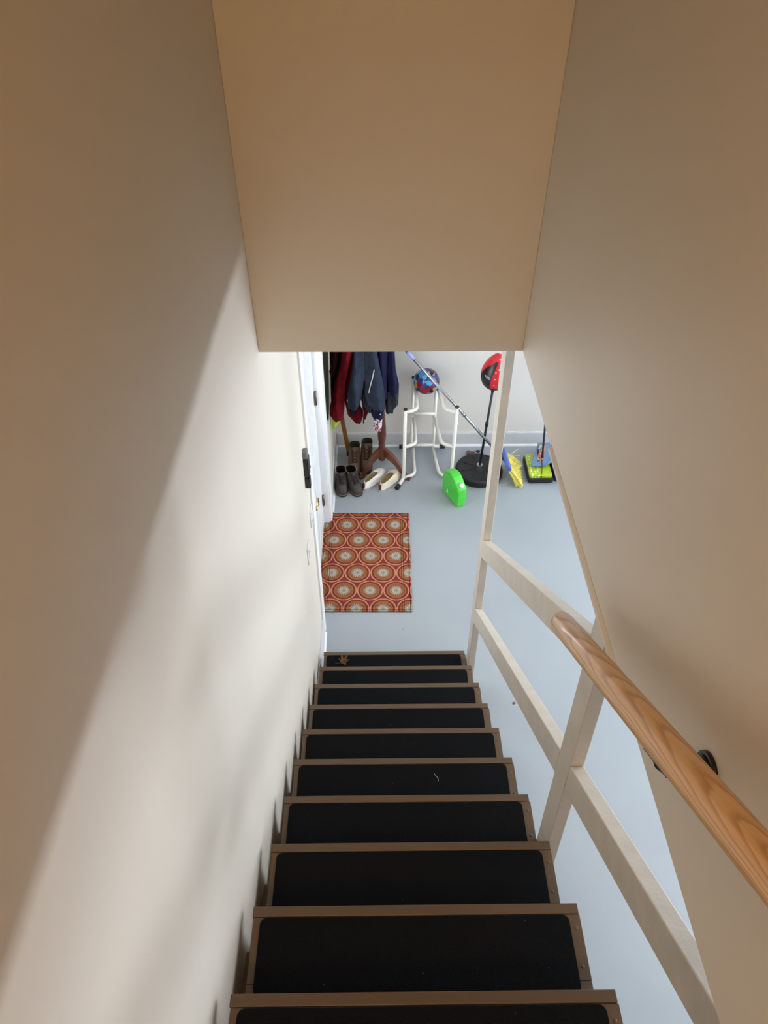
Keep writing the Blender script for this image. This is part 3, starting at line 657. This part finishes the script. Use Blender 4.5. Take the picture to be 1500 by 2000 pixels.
# ------------------------------------------------------------------ footwear
def foot_outline(L, W, n=40, toe_w=.5, heel_w=.36):
    """closed outline, heel at y=-L/2, toe at y=+L/2"""
    P = []
    for k in range(n):
        th = 2 * PI * k / n; s_ = math.sin(th); c = math.cos(th)
        y = L / 2 * math.copysign(abs(s_) ** .92, s_)
        t = (y / L + .5)
        wd = W * (heel_w + (toe_w - heel_w) * (1 / (1 + math.exp(-(t - .42) * 11))) - .035 * math.exp(-((t - .42) / .12) ** 2))
        P.append((wd * math.copysign(abs(c) ** .72, c) + .006 * math.sin(t * PI), y))
    return P
def shoe(name, label, cat, loc, rz, L, W, H, shaft, collar, mats, group, kind):
    """collar=(centre y, half length, half width) of the opening"""
    t = thing(name, label, cat, loc, rz, group)
    F = foot_outline(L, W); n = len(F)
    upper, sole, lace, welt, inner = mats
    sh = .026 if kind != 'slip' else .024
    mb = MB(); g = 1.04
    mb.rings([[(x * (g - .03), y * (g - .02), 0) for x, y in F], [(x * g, y * g, .006) for x, y in F], [(x * g, y * g, sh - .004) for x, y in F], [(x * (g - .02), y * (g - .02), sh) for x, y in F]], smooth=True)
    finish('sole', mb, sole, t, world=False)
    if welt:
        wb = MB(); q = [(x * (g + .004), y * (g + .003)) for x, y in F]
        wb.rings([[(x, y, sh - .007 if kind != 'slip' else .013) for x, y in q], [(x * 1.006, y * 1.004, sh - .005 if kind != 'slip' else .0145) for x, y in q], [(x, y, sh - .001 if kind != 'slip' else .0165) for x, y in q]], cap=False)
        relabel(finish('welt', wb, welt, t, world=False), 'contrasting line around the sole')
    cy, cl_, cw = collar
    Cc = [(cw * math.copysign(abs(math.cos(2 * PI * k / n)) ** .9, math.cos(2 * PI * k / n)), cy + cl_ * math.sin(2 * PI * k / n)) for k in range(n)]
    R_ = []
    N = 16
    for i in range(N + 1):
        s_ = i / N; ring = []
        for k in range(n):
            fx, fy = F[k]; x1, y1 = Cc[k]
            fwd = max(0, min(1, (fy / L + .5 - .30) / .5)); fwd = fwd * fwd * (3 - 2 * fwd)
            th = shaft * (1 - .0 * fwd)
            zt = (H * (1 - (1 - s_) ** 3) * .62 + (th - H * .62) * s_ ** 2.6)
            zb = th * s_
            z = sh + zb * (1 - fwd) + zt * fwd
            mx = s_ ** (1.5) if fwd > 0 else s_
            e = s_ * (1 - fwd) + (s_ ** 1.35) * fwd
            # belly at mid height
            x = fx * (1 - e) + x1 * e; y = fy * (1 - e) + y1 * e
            ring.append((x, y, z + (.006 * math.cos(2 * PI * k / n * 2) if i == N else 0)))
        R_.append(ring)
    # rolled collar and dark inside
    last = R_[-1]; cz = sh + shaft
    R_.append([((x) * .93, cy + (y - cy) * .95, z + .002) for x, y, z in last])
    ub = MB(); ub.rings(R_, cap=False); finish('upper', ub, upper, t, world=False)
    ib = MB(); ib.rings([[((x) * .93, cy + (y - cy) * .95, z + .002) for x, y, z in last], [(x * .82, cy + (y - cy) * .9, z - .02) for x, y, z in last], [(x * .8, cy + (y - cy) * .92, sh + .012) for x, y, z in last], [(x * .1, cy + (y - cy) * .1, sh + .01) for x, y, z in last]], cap=False)
    finish('lining', ib, inner, t, world=False)
    if kind == 'low':
        cb_ = MB(); cb_.tube([(x, y, z) for x, y, z in last] + [last[0], last[1]], .0028, 6, cap=False); relabel(finish('collar_rim', cb_, m_welt, t, world=False), 'tan rolled collar edge')
    def vamp(tt):   # centre-line point of the front of the upper, tt 0 toe..1 collar
        fx, fy = F[n // 4]; x1, y1 = Cc[n // 4]
        zt = H * (1 - (1 - tt) ** 3) * .62 + (shaft - H * .62) * tt ** 2.6
        e = tt ** 1.35
        return Vector((0, fy * (1 - e) + y1 * e, sh + zt))
    if kind != 'slip':
        tb = MB(); rr = []
        for q in range(9):
            tt = .52 + .5 * q / 8; p = vamp(min(tt, 1)); ext = max(0, tt - 1)
            w2 = .020 + .010 * q / 8
            rr.append([p + Vector((-w2, -.004, .002 + ext)), p + Vector((0, .004, .005 + ext)), p + Vector((w2, -.004, .002 + ext)), p + Vector((0, -.006, -.004 + ext))])
        tb.rings(rr); finish('tongue', tb, upper, t, world=False)
        lb = MB(); K = 4
        for q in range(K):
            ta, tb_ = .52 + .42 * q / K, .52 + .42 * (q + 1) / K
            pa, pb = vamp(ta), vamp(tb_); o_ = Vector((0, .005, .006)); w2 = .024
            for sg in (-1, 1):
                lb.tube([pa + o_ + Vector((-sg * w2, -.006, 0)), (pa + pb) / 2 + o_ + Vector((0, .003, .003)), pb + o_ + Vector((sg * w2, -.006, 0))], .0026, 6)
        relabel(finish('laces', lb, lace, t, world=False), 'criss-cross laces')
    if kind == 'slip' and loc[0] > .05:
        pf = vamp(.98); fb = MB(); fb.rings([[pf + Vector((-.024, .018, -.002)), pf + Vector((.024, .018, -.002)), pf + Vector((.024, .018, .002)), pf + Vector((-.024, .018, .002))],
            [pf + Vector((-.028, -.012, .010)), pf + Vector((.028, -.012, .010)), pf + Vector((.028, -.012, .014)), pf + Vector((-.028, -.012, .014))],
            [pf + Vector((-.022, -.028, .026)), pf + Vector((.022, -.028, .026)), pf + Vector((.022, -.028, .029)), pf + Vector((-.022, -.028, .029))]], smooth=False)
        relabel(finish('tongue', fb, upper, t, world=False), 'turned-up tongue')
    if kind == 'slip':
        hb = MB(); hb.box((-.009, -L / 2 * 1.0 - .006, sh - .002), (.009, -L / 2 + .004, sh + shaft - .004)); relabel(finish('heel_strip', hb, m_maroon, t, world=False), 'maroon strip up the heel')
    return t
Gd, Gt, Gw = 'dark leather boots by the door casing', 'tall brown lace-up boots behind', 'off-white slip-on shoes under the coat rack'
lo = (m_dleather, m_sole, m_lace, m_welt, m_blk)
shoe('ankle_boot', 'dark brown low boot nearest the door casing, toe to the stairs', 'shoe', (-.284, 4.225, 0), PI + .10, .262, .106, .088, .092, (-.058, .062, .039), lo, Gd, 'low')
shoe('ankle_boot', 'dark brown low boot with loosened laces, right one of the front dark pair', 'shoe', (-.190, 4.222, 0), PI + .34, .262, .108, .088, .100, (-.060, .062, .039), lo, Gd, 'low')
ta = (m_bleather, m_sole, m_redlace, None, m_moss)
shoe('hiking_boot', 'tall brown hiking boot with red-brown laces, left of the rear pair', 'shoe', (-.184, 4.468, 0), PI + .02, .27, .108, .10, .150, (-.055, .060, .045), ta, Gt, 'tall')
shoe('hiking_boot', 'tall brown hiking boot partly behind the coat rack leg', 'shoe', (-.087, 4.502, 0), PI - .04, .27, .108, .10, .158, (-.055, .060, .045), ta, Gt, 'tall')
shoe('slip_on_shoe', 'off-white slip-on shoe beside the dark boots, heel to the stairs', 'shoe', (-.030, 4.28, 0), -.66, .265, .098, .082, .048, (-.035, .080, .027), (m_canvas, m_wsole, m_lace, m_navyline, m_insole), Gw, 'slip')
shoe('slip_on_shoe', 'cream slip-on shoe with maroon heel strip next to the white tube stand', 'shoe', (.092, 4.265, 0), -.60, .265, .098, .082, .048, (-.035, .080, .031), (m_canvas2, m_wsole, m_lace, m_navyline, m_insole), Gw, 'slip')

# ------------------------------------------------------------------ white tube stand
ts = thing('tube_stand', 'white enamelled tube stand with black end caps by the back wall', 'stand', (.39, 4.48, 0))
tr = .0135
zs_ = (.655, .335, .028)
def T_(name, pts, bend=.05): return finish(name, MB().tube(pts, tr, 14, bend=bend), m_tube, ts)
FLx, FRx, BLx, BRx, fy, by = .205, .582, .279, .459, 4.291, 4.665
T_('front_post', [(FLx, fy, .682), (FLx, fy, .06), (FLx - .005, fy - .02, .024), (FLx - .05, fy - .10, .018)], .04)
T_('front_post', [(FRx, fy, .700), (FRx, fy, .06), (FRx + .005, fy - .02, .024), (FRx + .02, fy - .055, .018)], .03)
T_('back_post', [(BLx, by, .715), (BLx, by, .045), (BLx - .08, by, .045)], .03)
T_('back_post', [(BRx, by, .715), (BRx, by, .045), (BRx + .08, by, .045)], .03)
T_('crossbar', [(BLx, by - .01, .385), (BRx, by - .01, .385)], 0); T_('crossbar', [(BLx, by - .01, .068), (BRx, by - .01, .068)], 0)
for z in zs_:
    T_('side_arm', [(BLx + .012, by, z + .012), (.296, fy + .035, z), (FLx, fy + .0, z)]); T_('side_arm', [(BRx - .005, by, z + .012), (.492, fy + .035, z), (FRx, fy + .0, z)])
for (x, y, z) in ((FLx, fy, .682), (FRx, fy, .700), (BLx, by, .715), (BRx, by, .715)):
    relabel(finish('end_cap', MB().tube([(x, y, z - .004), (x, y, z + .006)], tr + .0015, 14), m_black, ts), 'black plastic end cap')
for (p, q) in (((FLx - .05, fy - .10, .018), (-.45, -.89)), ((FRx + .02, fy - .055, .018), (.35, -.93)), ((BLx - .08, by, .045), (-1, 0)), ((BRx + .08, by, .045), (1, 0))):
    relabel(finish('foot_cap', MB().tube([(p[0] - q[0] * .02, p[1] - q[1] * .02, p[2]), (p[0] + q[0] * .02, p[1] + q[1] * .02, p[2])], tr + .005, 14), m_blackrub, ts), 'black rubber foot cap')
bl = finish('play_ball', MB().sphere((0, 0, 0), .099, 40, 24), m_ball); bl.location = (.374, 4.592, .728)
tag(bl, 'blue ball printed with coloured shapes, resting on the white tube stand', 'ball')

# ------------------------------------------------------------------ broom
br = thing('broom', 'grey-handled broom with blue block and yellow bristles leaning across the tube stand', 'broom', (1.05, 4.30, 0))
h0 = Vector((.203, 4.40, 1.108)); h1 = Vector((1.005, 4.315, .165)); dv = (h1 - h0).normalized()
finish('handle', MB().tube([h0 + dv * .09, h1], .0115, 14), m_steel, br)
relabel(finish('grip', MB().tube([h0 + dv * .012, h0 + dv * .09], .0135, 14), m_lav, br), 'lavender blue grip')
finish('end_cap', MB().tube([h0, h0 + dv * .014], .0115, 14), m_black, br)
relabel(finish('joint', MB().tube([h0 + dv * .66, h0 + dv * .70], .0132, 14), m_steel, br), 'steel joint')
A_ = Vector((1.005, 4.385, .195)); B_ = Vector((1.035, 4.245, .125)); up = Vector((-.028, .0, .052))
blk = MB(); wv = Vector((.030, .0, .016))
blk.prism([A_ - wv * .5, A_ + wv * .5, A_ + wv * .5 + up, A_ - wv * .5 + up], tuple(B_ - A_)); relabel(finish('block', blk, m_blue, br, bevel=.008), 'blue plastic block')
bm_ = MB(); rnd = random.Random(4)
for i in range(420):
    t = rnd.random(); s_ = rnd.uniform(-.5, .5)
    a = A_.lerp(B_, t) + wv * s_; tip = Vector((1.118, 4.42, .045)).lerp(Vector((1.105, 4.175, .004)), t) + Vector((rnd.uniform(-.02, .035), rnd.uniform(-.02, .03) * (1 - t), rnd.uniform(0, .03)))
    mid = a.lerp(tip, .5) + Vector((0, 0, .006)); bm_.tube([a, mid, tip], .0017, 3, cap=False)
for i in range(14):
    a = A_.lerp(B_, rnd.random()); bm_.tube([a, a + Vector((rnd.uniform(.06, .12), rnd.uniform(.02, .10), rnd.uniform(-.06, .02)))], .0014, 3, cap=False)
bs = finish('bristles', bm_, m_yellow, br); bs['kind'] = 'stuff'; bs['label'] = 'yellow plastic bristles'
for (a, b, c) in (((.96, 4.25, .006), (.99, 4.22, .004), (1.07, 4.26, .01)), ((1.07, 4.40, .05), (1.10, 4.52, .08), (1.13, 4.60, .05)), ((1.09, 4.30, .05), (1.14, 4.36, .09), (1.17, 4.46, .06))):
    finish('loose_bristle', MB().tube([a, b, c], .0019, 5, bend=.03), m_straw, br)

# ------------------------------------------------------------------ punching ball
pb = thing('punching_ball', 'toy punching ball, red and black, on a black pole with a round base', 'punching ball', (.812, 4.37, 0))
prf = [(.001, 0), (.178, 0), (.188, .010), (.190, .045), (.184, .058), (.168, .066), (.155, .058), (.06, .064), (.034, .072), (.030, .088), (.001, .088)]
bo = finish('base', MB().lathe(prf, (.812, 4.37), 56), m_blackrub, pb)
for k in range(8):
    a = k * PI / 4 + .25; mb = MB(); c, s_ = math.cos(a), math.sin(a); p = (.812, 4.37)
    mb.prism([(p[0] + .05 * c - .004 * s_, p[1] + .05 * s_ + .004 * c, .060), (p[0] + .05 * c + .004 * s_, p[1] + .05 * s_ - .004 * c, .060), (p[0] + .15 * c + .004 * s_, p[1] + .15 * s_ - .004 * c, .057), (p[0] + .15 * c - .004 * s_, p[1] + .15 * s_ + .004 * c, .057)], (0, 0, .006))
    finish('rib', mb, m_blackrub, bo)
relabel(finish('collar', MB().tube([(.812, 4.37, .086), (.812, 4.37, .094)], .024, 20), m_steel, pb), 'steel collar ring')
P0 = Vector((.812, 4.37, .06)); P1 = Vector((.838, 4.345, .815)); pd_ = (P1 - P0).normalized()
finish('pole', MB().tube([P0, P1], .0095, 12), m_black, pb)
finish('clamp', MB().tube([P0 + pd_ * .42, P0 + pd_ * .455], .0135, 12), m_black, pb)
# pear shaped bag
BC = P1 + pd_ * .012
def bagr(t): # t 0 bottom .. 1 top
    return .105 * (math.sin(PI * min(1, max(0, t)) ** .78)) ** .62 if 0 < t < 1 else 0
H_ = .285; R_ = []; n = 36
for i in range(29):
    t = i / 28; r = max(.012, bagr(t * .985 + .005)) if t < 1 else .004
    R_.append([(r * math.cos(2 * PI * k / n), r * math.sin(2 * PI * k / n), t * H_) for k in range(n)])
bx = MB(); bx.rings(R_); rot = Vector((0, 0, 1)).rotation_difference(Vector((.03, -.02, 1)).normalized()).to_matrix().to_4x4()
bx.xf(Matrix.Translation(BC) @ rot)
bg = relabel(finish('bag', bx, m_redbag, pb), 'red vinyl bag')
# black panel wraps the lower left front of the bag
R2 = []
PR = [(.08, -2.45, -1.95), (.2, -2.75, -2.03), (.3, -2.9, -2.06), (.45, -3.0, -2.02), (.55, -2.95, -1.97), (.70, -2.65, -1.87), (.80, -2.3, -1.76), (.86, -2.02, -1.67), (.885, -1.86, -1.63)]
for q in range(len(PR) - 1):
    for k_ in range(3):
        f = k_ / 3; t, a0, a1 = (PR[q][c] * (1 - f) + PR[q + 1][c] * f for c in range(3)); r = bagr(t * .985 + .005) + .0022
        R2.append([(r * math.cos(a0 + (a1 - a0) * k / 14), r * math.sin(a0 + (a1 - a0) * k / 14), t * H_) for k in range(15)])
bx = MB(); bx.rings(R2, cap=False, closed=False); bx.xf(Matrix.Translation(BC) @ rot); relabel(finish('black_panel', bx, m_black, bg), 'black panel')
R3 = []
for i in range(0, 6):
    t = i / 28; r = max(.013, bagr(t * .985 + .005) + .002); R3.append([(r * math.cos(2 * PI * k / n), r * math.sin(2 * PI * k / n), t * H_) for k in range(n)])
bx = MB(); bx.rings(R3, cap=False); bx.xf(Matrix.Translation(BC) @ rot); finish('bottom_cup', bx, m_black, bg)
finish('neck', MB().tube([P1 - pd_ * .02, P1 + pd_ * .02], [.012, .020], 16), m_black, pb)
def on_bag(t, a, off=.0022):
    r = bagr(t * .985 + .005) + off; return Vector((r * math.cos(a), r * math.sin(a), t * H_))
st_ = MB()
for (t, a, s_) in ((.73, -1.50, .011), (.66, -1.76, .006), (.64, -1.40, .007), (.50, -1.76, .006), (.33, -1.76, .006), (.60, -1.1, .009), (.92, -1.38, .009), (.42, -1.3, .007)):
    c = on_bag(t, a); r = Vector((-math.sin(a), math.cos(a), 0)); u = Vector((0, 0, 1)); nn = Vector((math.cos(a), math.sin(a), 0)) * .0012
    pts = [c + (r * math.sin(q * PI / 5) + u * math.cos(q * PI / 5)) * (s_ if q % 2 == 0 else s_ * .42) for q in range(10)]
    st_.prism([p for p in pts], tuple(nn))
st_.xf(Matrix.Translation(BC) @ rot); relabel(finish('stars', st_, m_white, bg), 'small white stars')
lg = MB()   # pale oval emblem on the black panel: a ring with two strokes
a0, t0 = -2.26, .50
def lp(u_, v_, off=.0042): return on_bag(t0 + v_ / H_, a0 + u_ / .098, off)
lg.tube([lp(.019 * math.cos(q * PI / 10), .0085 * math.sin(q * PI / 10) - .004 * math.cos(q * PI / 10)) for q in range(21)], .0013, 5)
lg.tube([lp(-.010, .006), lp(-.004, -.003), lp(.003, .004), lp(.010, -.006)], .0016, 5)
lg.tube([lp(-.028, .010), lp(-.020, .006)], .0016, 5)
lg.xf(Matrix.Translation(BC) @ rot); relabel(finish('emblem', lg, m_white, bg), 'pale oval emblem')

# small toy behind the base
ty = thing('small_toy', 'small grey and brown toy lying behind the punching ball base', 'toy', (.80, 4.62, 0))
relabel(finish('body', MB().box((.80, 4.595, .008), (.875, 4.635, .035)), m_greytoy, ty, bevel=.008), 'grey body')
relabel(finish('front', MB().box((.735, 4.59, .006), (.80, 4.625, .028)), m_browntoy, ty, bevel=.006), 'brown front')
for (x, y) in ((.755, 4.585), (.86, 4.59), (.755, 4.632), (.86, 4.642)):
    finish('wheel', MB().tube([(x, y - .006, .013), (x, y + .006, .013)], .013, 14), m_black, ty)
finish('canopy', MB().sphere((.83, 4.61, .036), .016, 12, 8, (1.3, .9, .7)), m_black, ty)

# ------------------------------------------------------------------ green jug
JR = math.radians(26)
jg = thing('plastic_jug', 'bright green plastic jug with white screw cap standing on the floor', 'jug', (.634, 3.978, 0), JR)
sd = [(0, .004), (-.002, .02), (-.002, .165), (.004, .178), (.022, .196), (.045, .215), (.062, .238), (.085, .258), (.115, .268), (.150, .266), (.185, .250), (.212, .222), (.226, .185), (.230, .14), (.230, .02), (.226, .004)]
sd = [(y, z if z < .17 else .17 + (z - .17) * .80) for y, z in sd]
mb = MB(); W2 = .036
def jl(s_, w): 
    cy, cz = .114, .13
    return [(w, cy + (y - cy) * s_, cz + (z - cz) * s_) for y, z in sd]
sec = [(.955, -W2), (.99, -W2 + .006), (1.0, -W2 + .014), (1.0, W2 - .014), (.99, W2 - .006), (.955, W2)]
mb.rings([[(x, y, max(0.0, z)) for x, y, z in jl(s_, w)] for s_, w in sec], smooth=False)
jo = finish('body', mb, m_green, jg, world=False)
for z in (.088, .103, .118, .133, .148):
    r_ = MB(); P = rrect(-W2 - .0018, W2 + .0018, -.0045, .120, .012, z); r_.rings([[(a, b, z - .003) for a, b, c in P], [(a * 1.02, b - .0015 if b < .05 else b, z) for a, b, c in P], [(a, b, z + .003) for a, b, c in P]]); finish('rib', r_, m_green, jg, world=False)
cp = MB(); cp.lathe([(.001, 0), (.0175, 0), (.0185, .004), (.0185, .020), (.016, .024), (.001, .024)], (0, 0), 24)
cp.xf(Matrix.Translation((.002, .026, .186)) @ Matrix.Rotation(math.radians(38), 4, 'X')); relabel(finish('screw_cap', cp, m_white, jg, world=False), 'white screw cap')
lbm = MB(); lbm.prism([(-W2 - .001, .135, .045), (-W2 - .001, .165, .04), (-W2 - .001, .150, .085)], (.002, 0, 0)); relabel(finish('sticker', lbm, m_white, jg, world=False), 'small white mark')

# ------------------------------------------------------------------ carpet sweeper, blue scoop, blue bin
sw = thing('carpet_sweeper', 'lime green carpet sweeper with white dots and black rim by the back wall', 'sweeper', (1.286, 4.36, 0))
def slab(x0, x1, y0, y1, r, z0, z1, ins=.004):
    mb = MB(); mb.rings([rrect(x0 + ins, x1 - ins, y0 + ins, y1 - ins, r, z0), rrect(x0, x1, y0, y1, r, z0 + ins), rrect(x0, x1, y0, y1, r, z1 - ins), rrect(x0 + ins, x1 - ins, y0 + ins, y1 - ins, r, z1)], smooth=False); return mb
finish('bumper', slab(1.188, 1.386, 4.235, 4.530, .020, .010, .052), m_blackrub, sw)
finish('body', slab(1.198, 1.376, 4.248, 4.518, .014, .030, .080, .006), m_lime, sw)
sw.children[-1].data.transform(Matrix.Translation((0, 0, 0)))
for x in (1.20, 1.372):
    for y in (4.275, 4.48): finish('wheel', MB().tube([(x - .008, y, .014), (x + .008, y, .014)], .014, 12), m_black, sw)
s0 = Vector((1.316, 4.405, .085)); s1 = Vector((1.300, 4.722, 1.16))
finish('handle', MB().tube([s0, s0.lerp(s1, .08), s1], [.013, .009, .009], 12), m_black, sw)
finish('yoke', MB().tube([(1.292, 4.43, .080), (1.288, 4.475, .16)], .006, 8), m_black, sw)
relabel(finish('cord', MB().tube([(1.306, 4.40, .125), (1.300, 4.33, .120), (1.292, 4.27, .086), (1.286, 4.232, .060)], .003, 6, bend=.02), m_black, sw), 'thin black cord')
sc_ = thing('dustpan', 'light blue plastic scoop with a printed sticker lying tilted on the sweeper', 'dustpan', (1.35, 4.42, .082))
mb = MB(); 
P = [(1.212, 4.335, .090), (1.330, 4.335, .094), (1.385, 4.375, .104), (1.45, 4.580, .130), (1.305, 4.580, .126)]
mb.prism(P, (0, -.006, .018)); finish('pan', mb, m_ltblue, sc_, bevel=.004)
def quad(a, b, c, d_, off): m_ = MB(); m_.prism([a, b, c, d_], off); return m_
finish('rim', MB().tube([(1.216, 4.338, .110), (1.308, 4.574, .146), (1.445, 4.574, .150)], .0045, 8), m_ltblue, sc_)
finish('rim', MB().tube([(1.328, 4.338, .114), (1.380, 4.378, .124), (1.445, 4.574, .150)], .0045, 8), m_ltblue, sc_)
relabel(finish('sticker', quad((1.268, 4.372, .1145), (1.312, 4.372, .1160), (1.365, 4.548, .1465), (1.305, 4.548, .1445), (0, -.0006, .002)), m_label, sc_), 'printed sticker')
bi = thing('blue_tub', 'deep blue plastic tub beside the sweeper, half hidden by the right wall edge', 'tub', (1.50, 4.42, 0))
tb = MB(); rr_ = []
for z, e in ((0, -.012), (.004, -.008), (.085, 0), (.090, .006), (.096, .006)): rr_.append(rrect(1.394 - e, 1.60 + e, 4.25 - e, 4.60 + e, .03, z))
for z, e in ((.096, -.002), (.088, -.006), (.012, -.014), (.010, -.06)): rr_.append(rrect(1.394 - e, 1.60 + e, 4.25 - e, 4.60 + e, .03, z))
tb.rings(rr_, smooth=False); finish('tub', tb, m_cblue, bi)

# ------------------------------------------------------------------ leaves and debris
def leaf(name, label, loc, size, seed, curl=.5, rz=0.0):
    rnd = random.Random(seed); mb = MB(); rows = []
    n_ = 14
    V, Fc = [(0, 0, 0)], []
    pts = []
    for lobe, (a, l) in enumerate(((-2.2, .5), (-1.3, .75), (-.35, .9), (.5, 1.0), (1.3, .85), (2.2, .55))):
        for (da, k) in ((-.36, .50), (-.15, .85), (0, 1.0), (.15, .85)):
            r = l * k * size; aa = a + da
            pts.append((r * math.cos(aa), r * math.sin(aa), curl * size * (k ** 2) * (.35 + .5 * rnd.random())))
    V += pts; n2 = len(pts)
    Fc = [(0, 1 + i, 1 + (i + 1) % n2) for i in range(n2)]
    mb.faces(V, Fc, False)
    ex = bmesh.ops.solidify(mb.bm, geom=list(mb.bm.faces), thickness=.0007)
    mb.tube([(0, 0, .002), (-size * .5, -.1 * size, .004), (-size * .9, -.05 * size, .012)], .0009, 5)
    o = finish(name, mb, m_leaf); o.location = loc; o.rotation_euler = (0, 0, rz); tag(o, label, 'leaf'); return o
leaf('dry_leaf', 'curled dry brown leaf on the bottom step', (-.215, 2.440, RISE + .0045), .050, 3, .5, .4)
leaf('dry_leaf', 'small dry leaf fragment lying on the blue-grey floor between the rails', (.793, 2.268, .001), .014, 5, .2, .2)
leaf('dry_leaf', 'dry leaf scrap in the gap between the second step and the left wall', (-.343, 2.16, .335), .022, 9, .6, 1.4)
tw = finish('twig', MB().tube([(.206, 1.278, RISE * 6 + .006), (.212, 1.268, RISE * 6 + .007), (.219, 1.262, RISE * 6 + .006), (.221, 1.248, RISE * 6 + .0055)], .0008, 6, bend=.005), m_straw); centre(tw); tag(tw, 'short pale crooked twig on the sixth step', 'twig')
